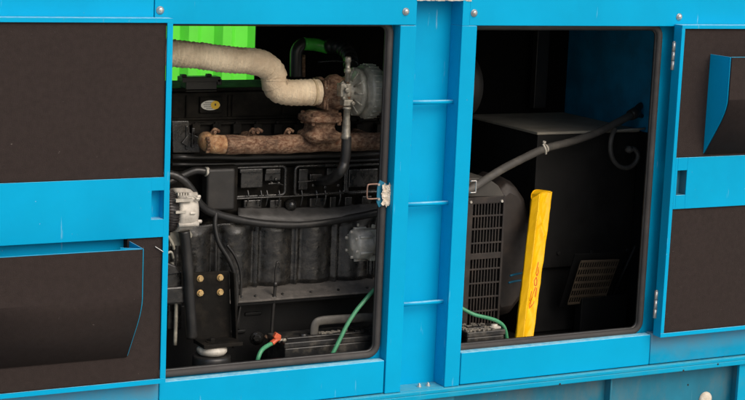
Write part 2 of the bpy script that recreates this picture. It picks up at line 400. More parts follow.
# ------------------------------------------------------------------ doors
YD = -.045
def hood(b, x0, x1, zt, zk, zb, yf, yb, lipz=0.0):
    pass
def door(xa, xb, zt, zb, zu, zl, fr, name, pocket):
    d = MB()
    # frame: front face strips and deep returns
    d.box(xa, xb, YD, YD+.004, zt-.012, zt)                     # top strip
    d.box(xa, xb, YD, YD+.004, zb, zb+.014)                     # bottom strip
    d.box(xa, xa+fr, YD+.0003, YD+.0043, zb+.014, zt-.012)
    d.box(xb-fr, xb, YD+.0003, YD+.0043, zb+.014, zt-.012)
    for (a, b_) in ((xa, xa+.003), (xb-.003, xb)): d.box(a, b_, YD+.0043, -.003, zb, zt)
    d.box(xa+.003, xb-.003, YD+.004, -.003, zt-.003, zt); d.box(xa+.003, xb-.003, YD+.004, -.003, zb, zb+.003)
    # band with pocket cut-out
    px0, px1, pz0, pz1 = pocket
    d.box(xa+fr, px0, YD+.0006, YD+.0046, zl, zu); d.box(px1, xb-fr, YD+.0006, YD+.0046, zl, zu)
    d.box(px0, px1, YD+.0006, YD+.0046, pz1, zu); d.box(px0, px1, YD+.0006, YD+.0046, zl, pz0)
    dd = d.build('door', 'blue', E, .0012)
    q = MB()
    q.box(px0-.003, px1+.003, -.007, -.0045, pz0-.003, pz1+.003)
    q.box(px0-.003, px0, YD+.0048, -.007, pz0-.003, pz1+.003); q.box(px1, px1+.003, YD+.0048, -.007, pz0-.003, pz1+.003)
    q.box(px0, px1, YD+.0048, -.007, pz1, pz1+.003); q.box(px0, px1, YD+.0048, -.007, pz0-.003, pz0)
    q.build('latch_pocket', 'blue' if name == 'l' else 'blueskirt', dd)  # right pocket coloured darker, its deep shadow painted in
    for (a, b_) in ((zu+.001, zt-.0125), (zb+.0145, zl-.001)):
        if name == 'l' and a < zl:      # air duct opening behind the hood
            xk = P(127.5,240,YD+.008).x
            MB().box(xa+fr+.0005, xb-fr-.0005, YD+.008, -.004, a, zl-.06).box(xk, xb-fr-.0005, YD+.008, -.004, zl-.0595, b_).build('foam_panel', 'foam', dd)
            continue
        MB().box(xa+fr+.0005, xb-fr-.0005, YD+.008, -.004, a, b_).build('foam_panel', 'foam', dd)
    return dd
# left
xb = P(170,200,YD).x+.0; xb = (P(173.5,20,YD).x+P(166,350,YD).x)/2
ztL = P(90,18,YD).z; zbL = P(80,391.5,YD).z
zuL = P(80,180.5,YD).z; zlL = P(80,241.5,YD).z
pk = (P(151.5,205,YD).x, P(164,205,YD).x, P(158,219.5,YD).z, P(158,190.5,YD).z)
dL = door(-1.50, xb, ztL, zbL, zuL, zlL, .0165, 'l', pk)
# right
xa = (P(683.5,24,YD).x+P(660,330,YD).x)/2
ztR = P(712,25.2,YD).z; zbR = P(705,333.5,YD).z
zuR = P(712,156.5,YD).z; zlR = P(712,207.2,YD).z
pk = (P(677,182,YD).x, P(686.5,182,YD).x, P(682,195,YD).z, P(682,170.5,YD).z)
dR = door(xa, xa+.70, ztR, zbR, zuR, zlR, .0135, 'r', pk)

def air_hood(parent, xin, xout, zt, zk, zb, yf, yb, side):
    "open-topped baffle: metal cheek, foam face; xin = the end one sees"
    s = 1 if side == 'right' else -1          # which way the hood runs from the visible end
    sh = MB(); t = .0018
    def fold(o):
        p0, p1 = (yf+o, zk+.036), (yf+o, zk); p2 = (yf+o+(yb-yf)*.38, zk+(zb-zk)*.38)
        return [tuple((1-t)**2*a+2*t*(1-t)*b+t*t*c for a, b, c in zip(p0, p1, p2)) for t in [i/10 for i in range(11)]]
    prof = [(yb, zt), (yf, zt)] + fold(0) + [(yb, zb)]
    sh.prism([(xin, y, z) for y, z in prof], (-s*t if side == 'left' else -t, 0, 0))
    sh.prism([(xout, y, z) for y, z in prof], (t, 0, 0))
    # metal back of the face
    fo = fold(.0008); fi = [(y+.0016, z+.0008) for y, z in fo][::-1]
    fp = [(yf+.0008, zt)] + fo + [(yb-.0005, zb+.001), (yb-.0003, zb+.004)] + fi + [(yf+.0024, zt)]
    a, b_ = min(xin, xout)+.003, max(xin, xout)-.003
    sh.prism([(a, y, z) for y, z in fp], (b_-a, 0, 0))
    o = sh.build('air_hood', 'blue', parent, .0004)
    return o
# left door hood: runs from off-frame to x at px 142
yfL = -.150
xin = P(142.5,280,yfL).x; zt_ = P(80,252.6,yfL).z; zk_ = P(142,310,yfL).z; zb_ = P(127,356,YD+.008).z
h = air_hood(dL, xin, -1.45, zt_, zk_, zb_, yfL, YD+.0078, 'left')
def foam_face(x0, x1, yf, zt, zk, zb, parent):
    "foam sheet glued on the hood, with a soft fold"
    y2, z2 = YD+.0035, zb-.002
    pts = [(yf-.004, zt-.0012), (yf-.004, zk+.035)]
    p0, p1, p2 = (yf-.004, zk+.035), (yf-.004, zk), (yf-.004+(y2-yf+.004)*.38, zk+(z2-zk)*.38)
    for k in range(1, 13):
        t = k/12; pts.append(tuple((1-t)**2*a+2*t*(1-t)*b+t*t*c for a, b, c in zip(p0, p1, p2)))
    pts.append((y2, z2))
    b = MB(); n = len(pts)
    fr = [[b.bm.verts.new((x, y, z)) for (y, z) in pts] for x in (x0, x1)]
    bk = [[b.bm.verts.new((x, y+(.0038 if k < n-1 else .004), z+(0 if k < 2 else .0006))) for k, (y, z) in enumerate(pts)] for x in (x0, x1)]
    for k in range(n-1):
        b.face([fr[0][k], fr[1][k], fr[1][k+1], fr[0][k+1]], 0 < k < n-1)
        b.face([bk[0][k], bk[1][k], bk[1][k+1], bk[0][k+1]])
        for e in (0, 1): b.face([fr[e][k], fr[e][k+1], bk[e][k+1], bk[e][k]])
    for k in (0, n-1): b.face([fr[0][k], fr[1][k], bk[1][k], bk[0][k]])
    b.build('hood_foam', 'foam', parent)
foam_face(-1.445, xin-.002, yfL, zt_, zk_, zb_, dL)
MB().prism([(xin-.0025, yfL+.003, zt_), (xin-.055, yfL+.030, zt_), (xin-.055, yfL+.033, zt_-.0), (xin-.0025, yfL+.006, zt_)], (0, 0, -.05)).build('hood_stiffener', 'blue', dL)
mb = MB(); mb.tube([P(155,246.5,-.04), P(159,249,-.043), P(163.5,252,-.047)], .0013, 6); mb.build('wire_pin', 'zinc', dL)
MB().box(-1.449, P(127.5,240,YD+.007).x, -.006, -.004, zlL-.0590, zlL+.03).build('hood_back_plate', 'blue', dL)
# right door hood
yfR = -.140
xin = P(728.5,90,yfR).x; zt_ = P(735,57,yfR).z; zk_ = P(726.5,110.5,yfR).z; zb_ = P(703.6,153.5,YD+.008).z
h = air_hood(dR, xin, xa+.66, zt_, zk_, zb_, yfR, YD+.0078, 'right')
foam_face(xin+.002, xa+.658, yfR, zt_, zk_, zb_, dR)
# hinges (pins against the right door's edge)
for (px, py0, py1) in ((673.3, 42, 70), (655.6, 291, 318)):
    a = P(px, py0, -.012); b_ = P(px, py1, -.012); xx = (a.x+b_.x)/2
    mb = MB(); n = 3; hgt = (a.z-b_.z)
    for k in range(n):
        z0 = b_.z + hgt*k/n
        mb.lathe((xx, -.012, z0+.0006), (0,0,1), [(0,.0062),(hgt/n-.0012,.0062)], 14)
    mb.box(xx, xx+.010, -.006, -.003, b_.z, a.z)
    mb.lathe((xx, -.012, a.z), (0,0,1), [(0,.0045),(.003,.0035)], 12)
    mb.build('hinge', 'zinc', dR)

# wire catches on the posts
def catch(px0, px1, py0, py1, Y, m, name, dirx):
    a = P(px0, (py0+py1)/2, Y); b_ = P(px1, (py0+py1)/2, Y); z1 = P(px0, py0, Y).z; z0 = P(px0, py1, Y).z
    pts = [(b_.x, Y, z1), (a.x+(b_.x-a.x)*.2, Y, z1), (a.x, Y, z1-.006*1), (a.x, Y, z0+.006), (a.x+(b_.x-a.x)*.2, Y, z0), (b_.x, Y, z0)]
    return MB().tube(pts, .0024, 8, sub=4)
catch(367.3, 378.5, 184.5, 199, .02, 'catch', 'c', 1).build('wire_catch', 'catch', E, label='brown wire loop catch at the edge of the left bay')
mb = MB()
yy = .028
a = P(376, 180, yy); b_ = P(384, 207, yy)
zc = (a.z+b_.z)/2; hh = (a.z-b_.z)/2
poly = [(P(376.5,193,yy).x, yy, zc+hh*.6), (P(379,193,yy).x, yy, zc+hh), (P(386,193,yy).x, yy, zc+hh*.7), (P(386,193,yy).x, yy, zc-hh*.7), (P(379,193,yy).x, yy, zc-hh), (P(376.5,193,yy).x, yy, zc-hh*.6)]
mb.prism(poly, (0, -.004, 0)); mb.build('catch_plate', 'tealblue', E, .001)
for pz in (184.5, 199):
    p = P(378.5, pz, .02); MB().hexbolt(p, (0,-1,0), .0045, .004).build('catch_screw', 'zinc', E)
# torn tape over the plate
def crumple(px0, py0, px1, py1, Y, m, name, parent, amp=.004, nx=12, nz=12, seed=0, edge=.12):
    b = MB(); rows = []
    for i in range(nx+1):
        row = []
        for k in range(nz+1):
            u, v = i/nx, k/nz
            jx = edge*(noise.noise((seed, v*6, 1))) if i in (0, nx) else 0
            jz = edge*(noise.noise((seed, u*6, 9))) if k in (0, nz) else 0
            p = P(px0+(px1-px0)*(u+jx), py0+(py1-py0)*(v+jz), Y)
            p.y += amp*noise.noise((u*5+seed, v*5, 3)) - amp
            row.append(b.bm.verts.new(p))
        rows.append(row)
    for i in range(nx):
        for k in range(nz): b.face([rows[i][k], rows[i+1][k], rows[i+1][k+1], rows[i][k+1]], False)
    o = b.build(name, m, parent)
    s_ = o.modifiers.new('solid', 'SOLIDIFY'); s_.thickness = .0012
    return o
crumple(381, 184.5, 391, 205, .024, 'tape', 'torn_tape', E, .007, seed=3, edge=.18)
catch(469.5, 476.5, 180.2, 193, -.006, 'zinc', 'c2', 1)
yy = -.006
x0_, x1_ = P(470.5,186,yy).x, P(476,186,yy).x; z1_, z0_ = P(473,181,yy).z, P(473,192.5,yy).z
MB().tube([(x0_, yy, z1_), (x1_-.002, yy, z1_), (x1_, yy, z1_-.003), (x1_, yy, z0_+.003), (x1_-.002, yy, z0_), (x0_, yy, z0_)], .0021, 8, sub=3).build('wire_catch', 'zinc', E, label='bright wire loop catch at the edge of the right bay')

# ------------------------------------------------------------------ engine
G = thing('diesel_engine', 'grimy black diesel engine with rusty manifold and beige wrapped exhaust in the left bay', 'engine', (-.4, .5, .5))
XA, XB = -1.45, .30
# valve cover: several rocker box sections, stepped
vt, vb = P(250,88,.42).z, P(250,119,.42).z
mb = MB().box(XA, XB, .42, .68, vb, vt-.012)
mb.box(XA, XB, .44, .66, vt-.012, vt)
for px in (187, 229, 233, 283, 330):
    xx = P(px, 104, .415).x; mb.box(xx-.004, xx+.004, .412, .42, vb+.008, vt-.02)
mb.box(XA, XB, .408, .42, vb, vb+.010)
vc = mb.build('valve_cover', 'engineflat', G, .006)
# filler bracket on the cover
mb = MB().pbox(186, 81, 217, 92, .44, .05).pbox(182.5, 77, 221, 82.5, .44, .045).pbox(207.5, 74, 212, 79, .45, .02).pbox(182, 74.5, 187, 79, .45, .02).pbox(217.5, 79, 222, 85, .44, .02)
mb.build('lifting_bracket', 'black', G, .002)
# oval sticker
def ellipse(px, py, rx, ry, Y, th, name, m, parent, n=28, rot=0.0):
    c_ = P(px, py, Y); sx = rx/340*1.13; sz = ry/336
    pts = [(c_.x+sx*math.cos(2*PI*i/n)*math.cos(rot)-sz*math.sin(2*PI*i/n)*math.sin(rot), Y, c_.z+sx*math.cos(2*PI*i/n)*math.sin(rot)+sz*math.sin(2*PI*i/n)*math.cos(rot)) for i in range(n)]
    return MB().prism(pts, (0, -th, 0)).build(name, m, parent)
mb = MB().pbox(200, 97, 222, 113, .411, .008); mb.build('sticker_pad', 'engineflat', vc, .002)
ellipse(210.5, 105.2, 9.6, 5.2, .4105, .0006, 'oval_sticker', 'sticker', vc)
ellipse(215.3, 105.0, 4.5, 4.4, .4097, .0004, 'sticker_emblem', 'stickery', vc)
mb = MB()
for (x0, x1, y) in ((205, 213, 102.7), (203.5, 211, 104.7), (204.2, 212, 106.7), (206.5, 212, 108.4)):
    xx = x0
    while xx < x1:
        w = random.uniform(.5, 1.1); mb.pbox(xx, y-.35, xx+w, y+.35, .4094, .0004); xx += w+.3
mb.pbox(214.6, 103.5, 216.2, 105.7, .4091, .0004)
mb.build('sticker_lettering', 'ink', vc)
# cylinder head under the cover
ht, hb = P(250,119,.40).z, P(250,166,.40).z
mb = MB().box(XA, XB, .385, .70, hb, ht-.001)
mb.box(XA, XB, .365, .385, hb, hb+.014).box(XA, XB, .372, .385, ht-.012, ht-.004)
random.seed(11)
for i in range(11):
    px = 176+i*20.5; xx = P(px, 130, .36).x
    mb.hexbolt((xx, .372, ht-.008), (0,-1,0), .007, .008)
    mb.pbox(px-4, 124, px+4, 134, .362, .025)
hd = mb.build('cylinder_head', 'engineflat', G, .003)
mb = MB()
mb.prism([tuple(P(x,y,.35)) for x, y in ((172,121),(189,121),(190,133),(199,137),(200,153),(173,153))], (0,.03,0)).pbox(186,126,188,150,.345,.01).pbox(192,128,195,148,.343,.01)
mb.prism([tuple(P(x,y,.345)) for x, y in ((181,143),(188,134),(188,147))], (0,-.004,0))
mb.build('timing_cover', 'engine', G, .003)
# exhaust manifold with ports
def manif(L): return 1+.035*math.sin(L*70)+.03*math.sin(L*31+1)
pa = [P(224,144.5,.245), P(262,144.8,.245), P(300,143.5,.245), P(340,142,.245), P(382,141,.245), P(412,140,.245)]
mf = MB().tube(pa, .029, 20, sub=8, rf=manif, flat=1.0)
for px in (262, 330, 372):
    mf.lathe(P(px,144-(px-262)*.03,.245), (0,1,-.02), [(0,.023),(.045,.022),(.12,.026),(.14,.026)], 16)
mf = mf.build('exhaust_manifold', 'rust', G)
mb = MB().tube([P(206,140,.31), P(207.5,141.5,.275), P(212,143.5,.252), P(219,144.4,.246), P(231,144.6,.245)], .0295, 20, sub=6, rf=lambda L: .90+min(.13, L*3)-.05*(L > .055))
mb.build('manifold_end_cap', 'rustpale', mf)
mb = MB()
for i in range(5):
    a = -.9+i*.45
    q = P(209,144,.25); mb.hexbolt(q+Vector((-.006,-.024*math.cos(a),.026*math.sin(a))), (-1,0,0), .005, .01)
build_each(mb, 'end_bolt', 'rust', mf)
mb = MB()
for px in (214, 252, 257, 288):
    xx = P(px,131,.255)
    mb.tube([P(px-4,137,.255), P(px,129.5,.26), P(px+5,131.5,.265)], .0055, 8).hexbolt(P(px,132,.245), (0,-1,0), .006, .01)
build_each(mb, 'manifold_clamp', 'rust', mf)
mb = MB()
sq = lambda a: 1/((abs(math.cos(a))**5+abs(math.sin(a))**5)**.2)
rc = P(320, 114, .235)
mb.lathe(rc, (0,0,-1), [(-.012,.030),(0,.052),(.003,.058),(.018,.059),(.022,.054),(.024,.044),(.036,.040),(.048,.043),(.056,.056),(.062,.060),(.072,.058),(.085,.045)], 40, wob=sq)
for a, b_ in ((-.05,-.045),(.05,-.045),(-.05,.03),(.05,.03)): mb.hexbolt(rc+Vector((a*.9,b_,-.02)), (0,0,-1), .007, .011).hexbolt(rc+Vector((a*.9,b_,0)), (0,0,1), .007, .009)
mb.build('riser_flange', 'rust', mf, .006, seg=3)
# turbocharger
T = MB()
cx = P(330,93,.235)
def ax(px): return (P(px,93,.235).x-cx.x)
def knob(a): return 1+.035*math.sin(3*a)+.02*math.sin(7*a+1)
T.lathe(cx, (1,0,0), [(ax(317.5),.020),(ax(318),.048),(ax(321.5),.050),(ax(322.5),.041),(ax(325),.044),(ax(330),.054),(ax(336),.056),(ax(341),.048),(ax(343.5),.034)], 36, wob=knob)
T.box(cx.x+ax(317.8), cx.x+ax(320.2), cx.y-.047, cx.y+.047, cx.z-.045, cx.z+.045)
T.box(cx.x+ax(320.6), cx.x+ax(323.0), cx.y-.045, cx.y+.045, cx.z-.047, cx.z+.047)
T.lathe(cx+Vector((ax(341),0,0)), (1,0,0), [(0,.045),(.006,.05),(.011,.05),(.012,.04)], 30)
T.lathe(cx+Vector((ax(331),0,-.03)), (0,0,-1), [(0,.03),(.035,.024)], 20)
T.lathe(cx+Vector((ax(328),.0,.02)), (.1,-.1,1), [(0,.03),(.02,.024),(.024,.010)], 18)
tb = T.build('turbocharger', 'rust', G, .004)
mb = MB()
for i in range(8):
    a = 2*PI*i/8+.3; mb.hexbolt(cx+Vector((ax(322),.044*math.cos(a),.044*math.sin(a))), (-1,0,0), .005, .010)
build_each(mb, 'flange_bolt', 'aludark', tb)
mb = MB(); c2 = cx+Vector((0,0,.004))
mb.lathe(c2, (1,0,0), [(ax(342),.030),(ax(344),.036),(ax(346),.038),(ax(349),.038),(ax(350),.050),(ax(352),.066),(ax(353),.0745),(ax(357),.076),(ax(357.3),.064),(ax(360),.064),(ax(361),.078),(ax(363),.084),(ax(366),.0855),(ax(372),.0835),(ax(374),.079),(ax(374.3),.072),(ax(377),.072),(ax(379),.060),(ax(381),.0)], 48, wob=lambda a: 1+.012*math.sin(5*a))
for i in range(12):
    a = 2*PI*i/12; d = Vector((0,math.cos(a),math.sin(a)))
    mb.hexbolt(c2+d*.071+Vector((ax(354),0,0)), (-1,0,0), .0048, .008)
    mb.tube([c2+d*.040+Vector((ax(349),0,0)), c2+d*.070+Vector((ax(352.5),0,0))], .0035, 6, sub=1)
for i in range(26):
    a = 2*PI*i/26; d = Vector((0,math.cos(a),math.sin(a)))
    mb.tube([c2+d*.0845+Vector((ax(363.5),0,0)), c2+d*.083+Vector((ax(373),0,0))], .0032, 6, sub=1)
mb.build('compressor_housing', 'aludark', tb)
mb = MB()
mb.tube([P(341,82,0.135), P(345,88,0.130), P(344,97,0.130), P(347,104,0.135)], .011, 10)
mb.pbox(341, 84, 351, 97, .122, .03).pbox(344, 100, 353, 106, .115, .03).hexbolt(P(346,90,0.122), (0,-1,0), .009, .012).hexbolt(P(352,103,0.118), (0,-1,0), .007, .012).hexbolt(P(343,98,0.125), (0,-1,0), .006, .01)
mb.build('centre_housing', 'fitting', tb, .003)
mb = MB()
pr = P(348,62,0.120)
mb.lathe(pr, (.0,0,-1), [(-.016,.007),(-.012,.0095),(0,.0095),(.001,.0075),(.02,.0075),(.021,.011),(.033,.011),(.034,.008),(.06,.008)], 14)
mb.build('oil_feed_fitting', 'fitting', tb)
pr = P(347,107,0.112); 
mb = MB().lathe(pr, (-.0,0,-1), [(0,.012),(.006,.013),(.007,.0098),(.035,.0105),(.055,.0125),(.086,.0135),(.088,.0155),(.097,.0155),(.098,.013),(.105,.013)], 18)
mb.build('oil_drain_pipe', 'fitting', tb)
MB().tube([P(346.5,136,0.112), P(346,150,0.112), P(344.5,162,0.115), P(340,172,0.120), P(331,179,0.20), P(322,181,0.30), P(318,182,.37)], .0155, 16, sub=8).build('drain_hose', 'rubber', G)
# wrapped exhaust pipe
def wrapf(L):
    f = (L*70+.12*math.sin(L*40)) % 1.0
    return .955+.07*f**1.5+.012*noise.noise((L*25, 0, 4))
path = [P(100,48,.20), P(140,50.5,.20), P(173,53,.20), P(205,56.5,.20), P(235,60,.20), P(256,62,.20), P(267,66,.215), P(273.5,74,.225), P(274,83,.225), P(279,90,.225), P(290,92.5,.225), P(302,92.5,.225), P(318,92,.225)]
mb = MB()
mb.tube(path, .0400, 40, sub=40, rf=wrapf)
pipe = mb.build('exhaust_pipe', 'wrap', G)
# displace a little so that the wrap sags
for v in pipe.data.vertices:
    n_ = noise.noise(v.co*22)*.0022 + noise.noise(v.co*70)*.0012
    v.co += v.normal*n_
mb = MB()
for L_, r_ in ((312, .0415),):
    mb.tube([P(L_,92.5,.225)+Vector((-.002,0,0)), P(L_,92.5,.225)+Vector((.005,0,0))], r_, 30, sub=1)
mb.build('pipe_band', 'wrapfold', pipe)
# intake elbow and corrugated hose above the turbo
mb = MB().tube([P(296,77,.50), P(296,60,.50), P(297,50,.50), P(303,44,.50), P(315,43.5,.50), P(330,47,.48)], .020, 18, sub=8)
mb.build('intake_pipe', 'black', G)
mb = MB().tube([P(304,43.8,.495), P(316,44.6,.49), P(328,47.6,.478)], .0208, 18, sub=6); mb.build('pipe_reflection', 'greenreflect', G, label='green container reflection painted as a band on the intake pipe')  # band added to paint the container's green reflection on the black pipe
mb = MB().tube([P(327,46,.47), P(337,46.5,.44), P(345,50,.41), P(350,57,.37), P(351,66,.33)], .023, 18, sub=12, rf=lambda L: .86+.2*abs(math.sin(L*130)))
mb.build('corrugated_hose', 'rubber', G)
mb = MB().tube([P(303,77,.52), P(303,55,.52)], .008, 8, sub=1); mb.build('breather_pipe', 'rust', G)
mb = MB().tube([P(318,62,.40), P(338,61,.36), P(352,64,.32)], .003, 6); mb.build('boost_line', 'engine', G)

# block, upper gallery region y 166-215
mb = MB()
bt = hb-.001; bb = P(280,222,.36).z
mb.box(XA, XB, .36, .74, bb, bt)
for py, th, dy in ((159.5,3,.02),(166,2,.012)):
    pass
mb.build('engine_block', 'engineflat', G, .003)
mb = MB()
mb.tube([P(172,157,.33), P(230,157.5,.33), P(300,156,.33), P(390,153,.33)], .009, 8, sub=3)
mb.tube([P(172,164.5,.335), P(230,164,.335), P(300,162,.335), P(390,159,.335)], .006, 8, sub=3)
build_each(mb, 'fuel_gallery', 'black', G)
# framed side covers
def rr_px(px0, py0, px1, py1, Y, r):
    xm, ym = (px0+px1)/2, (py0+py1)/2
    return rrect(P(px0,ym,Y).x, P(px1,ym,Y).x, P(xm,py1,Y).z, P(xm,py0,Y).z, r, Y, 4)
mb = MB()
for (a, b_, c_, d_) in ((234,167,285,196),(295,165.5,345,194),(347,164,400,192)):
    mb.tube(rr_px(a,b_,c_,d_,.335,.012), .0062, 8, closed=True, sub=1)
build_each(mb, 'side_cover_frame', 'engine', G)
mb = MB()
for (a,b_,c_,d_,dp) in ((241,171,263,188,.33),(265,171,281,181,.34),(240,169,263,173,.318),(266,169,281,174,.322),(299,169,308,190,.33),(310,174,322,180,.33),(349,169,378,187,.325),(327,168,342,177,.34),(244,200,262,212,.338),(270,200,282,213,.335),(330,197,336,211,.335),(310,198,325,208,.34),(345,197,352,210,.335),(362,196,372,208,.34)):
    mb.pbox(a,b_,c_,d_,dp,.04)
for px, py in ((271,183),(278,183),(275,179),(312,185),(318,183),(324,187),(290,204),(337,185)): mb.hexbolt(P(px,py,.325), (0,-1,0), .0055, .01)
build_each(mb, 'injector_port', 'engine', G, .003)
mb = MB()
mb.tube([P(268,184,.31), P(276,183.5,.31), P(284,185,.32)], .0022, 6)
mb.tube([P(298,182,.31), P(306,181.5,.31), P(318,180,.31)], .0024, 6)
for (x0,x1) in ((300,318),(322,342),(246,262),(266,280)):
    for k in range(2):
        xa_ = x0+(x1-x0)*k*.8+random.uniform(0,3)
        mb.tube([P(xa_,190,.325), P(xa_+1,197,.318), P(xa_-1,206,.325)], .0032, 6, sub=4)
build_each(mb, 'injector_line', 'engine', G)
mb = MB().tube([P(233,199,.31), P(262,197.5,.305), P(300,195.8,.305), P(340,192.6,.30), P(377,190.2,.30)], .0026, 8)
mb.build('throttle_rod', 'engine', G)
mb = MB().lathe(P(289,204,.33), (0,-1,0), [(0,.018),(.02,.018),(.024,.012),(.03,.011),(.031,0)], 20); mb.build('core_plug', 'engine', G)
# control box (rounded cover)
mb = MB().pbox(207, 168.5, 235.5, 211, .27, .045); mb.build('solenoid_cover', 'black', G, .009, seg=4)
mb = MB().pbox(204, 166, 238, 213, .302, .035); mb.build('cover_backplate', 'engineflat', G, .006)
# sloping shoulder and large scalloped lower block
zt_, zb_ = P(290,214,.335).z, P(290,289,.29).z
x0_, x1_ = XA, XB
cyl_px = [217, 253, 291, 332, 372, 412]
cyl_x = [P(px,250,.3).x for px in cyl_px]
pit = (cyl_x[-1]-cyl_x[0])/5
def blockf(u, v):   # bulging cylinder walls between thin ribs
    x = x0_+(x1_-x0_)*u
    ph = ((x-cyl_x[0])/pit) % 1.0           # 0 at each rib
    bulge = math.sin(PI*ph)**.55
    rib = math.exp(-((min(ph,1-ph))/.055)**2)
    top = max(0, min(1, (v-.80)/.14)); bot = max(0, min(1, (.10-v)/.10))
    y = .350 - .058*bulge*(1-top)*(1-.3*bot) - .040*rib*(1-top)
    y -= .050*top*(1-max(0,(v-.94)/.06)*.8)
    y += .0016*noise.noise((x*30, v*8, 2)) + .0008*noise.noise((x*90, v*30, 5))
    return y
MB().field(x0_, x1_, zb_, zt_, 260, 60, blockf, .42).build('cylinder_casting', 'engine', G)
nx = 60; g0 = []
mb = MB(); rows = []
for i in range(nx+1):
    px = 238+(400-238)*i/nx
    w = 1.2*noise.noise((px*.09, 3, 1)) + .8*noise.noise((px*.3, 3, 1))
    top = 207.5-.6*(px-238)/60+w-(3 if px > 340 else 0)*min(1, (px-340)/20 if px > 340 else 0)
    bot = 218+3.5*math.sin(min(1, (px-238)/90)*PI/2)-max(0, px-300)*.115
    rows.append([mb.bm.verts.new(P(px, top, .338)), mb.bm.verts.new(P(px, top+1.5, .322)), mb.bm.verts.new(P(px, (top+bot)/2, .296)), mb.bm.verts.new(P(px, bot, .272)), mb.bm.verts.new(P(px, bot+2, .276)), mb.bm.verts.new(P(px, bot+2, .34))])
for i in range(nx):
    for k in range(5): mb.face([rows[i][k], rows[i+1][k], rows[i+1][k+1], rows[i][k+1]], True)
    mb.face([rows[i][5], rows[i+1][5], rows[i+1][0], rows[i][0]])
mb.face(rows[0]); mb.face(rows[-1][::-1])
mb.build('gallery_shelf', 'shelf', G)
# pan rail ledge (dust on top) and sump
zz = P(300,289,.29).z
mb = MB().prism([(P(214,292,.28).x, .228, zz-.016), (P(214,292,.28).x, .228, zz-.010), (P(214,292,.28).x, .300, zz+.012), (P(214,292,.28).x, .42, zz+.012), (P(214,292,.28).x, .42, zz-.016)], (XB-P(214,292,.28).x, 0, 0)); mb.build('pan_rail', 'pan', G, .002)
mb = MB()
for i in range(6):
    xx = P(222,296,.28).x+.098*i
    mb.hexbolt((xx+random.uniform(-.004,.004),.250,zz-.004), (0,-.3,1), .005, .005)
build_each(mb, 'rail_bolt', 'engine', G)
mb = MB().box(P(214,292,.28).x, XB, .240, .42, zz-.030, zz-.0165).box(XA, XB, .31, .66, .52, zz-.0305)
mb.pbox(245, 312, 262, 316, .305, .01).pbox(229, 330, 246, 334, .3, .01)
mb.build('oil_pan', 'pitch', G, .004)
# thick loom hose running along the shoulder
mb = MB().tube([P(160,174,.245), P(173,175,.24), P(184,181,.235), P(193,192,.235), P(200,204,.24), P(211,212,.25), P(235,219,.262), P(268,224,.272), P(305,224.5,.278), P(345,219,.278), P(395,209,.278)], .0125, 14, sub=8, rf=lambda L: 1+.03*math.sin(L*400))
mb.build('wiring_loom', 'rubber', G)
mb = MB().tube([P(166,184,.30), P(184,175,.30), P(196,170.5,.295), P(206,171.5,.29)], .0125, 12, sub=8); mb.build('coolant_hose', 'rubber', G)
mb = MB().lathe(P(207,171.8,.285), (1,0,0), [(-.006,.0145),(.004,.0145)], 18); mb.build('hose_clamp', 'alu', G)
mb = MB().tube([P(216,213,.245), P(215,226,.238), P(219,243,.23), P(229,260,.225), P(235,276,.225), P(236.5,297,.225), P(234,318,.225), P(236,345,.225)], .0075, 12, sub=8); mb.build('sensor_cable', 'rubber', G)
mb = MB().tube([P(184,231,.17), P(186.5,252,.17), P(188.5,280,.165), P(190,308,.165), P(192,338,.165)], .0175, 14, sub=8); mb.build('drain_hose', 'rubber', G)
mb = MB().tube([P(227,245,.27), P(236,258,.265), P(241,276,.262), P(240,300,.265), P(238,330,.27)], .0045, 8, sub=8).tube([P(242,296,.25), P(238,320,.25), P(233,348,.25)], .004, 8, sub=6); build_each(mb, 'thin_cable', 'rubber', G)
# dipstick
mb = MB().tube([P(277,262,.24), P(275.5,272,.242), P(275,284,.242)], .0035, 8).tube([P(275.5,283,.242), P(274,300,.245), P(272,325,.25), P(271,345,.25)], .0055, 8, sub=4).tube([P(277,262,.24), P(279.5,263,.24), P(279,268,.24)], .003, 8)
mb.lathe(P(275.3,282,.242), (0,0,-1), [(0,.0072),(.014,.0072)], 12).lathe(P(274.2,296,.243), (0,0,-1), [(0,.0075),(.01,.0065)], 12)
mb.build('dipstick', 'black', G)
# charging alternator at far left
ac = P(178,210,.20)
def bx_(px): return P(px,210,.20).x-ac.x
mb = MB().lathe(ac, (1,0,0), [(bx_(172.5),.045),(bx_(173),.0655),(bx_(176),.0665),(bx_(184),.066),(bx_(189),.062),(bx_(192.5),.052),(bx_(193.2),.03),(bx_(193.4),0)], 40, wob=lambda a: 1+.012*math.sin(12*a))
for i in range(4):
    a = i*PI/2+.6; d = Vector((0,math.cos(a),math.sin(a)))
    mb.tube([ac+d*.062+Vector((bx_(172),0,0)), ac+d*.061+Vector((bx_(192),0,0))], .0085, 10, sub=1)
    mb.hexbolt(ac+d*.052+Vector((bx_(192.5),0,0)), (1,0,0), .006, .012)
alt = mb.build('alternator', 'alulight', G)
mb = MB().lathe(ac, (1,0,0), [(bx_(160),.05),(bx_(161),.058),(bx_(172.3),.058),(bx_(172.6),.04)], 32)
for i in range(40):
    a = 2*PI*i/40; d = Vector((0,math.cos(a),math.sin(a)))
    mb.tube([ac+d*.0585+Vector((bx_(163),0,0)), ac+d*.0605+Vector((bx_(172.5),0,0))], .0016, 5, sub=1)
mb.build('stator_winding', 'winding', alt)
mb = MB()
mb.pbox(176, 199, 193, 202, .128, .012).hexbolt(P(195,199,.14), (1,-.1,0), .005, .014).tube([P(186,197,.13), P(193,196,.13), P(198,201,.14)], .0025, 6).hexbolt(P(190,213.5,.135), (1,0,0), .005, .016)
mb.pbox(176, 211, 186, 213.5, .131, .01)
for k in range(5): mb.pbox(178+k*2.6, 193, 179.2+k*2.6, 195.6, .134, .01)
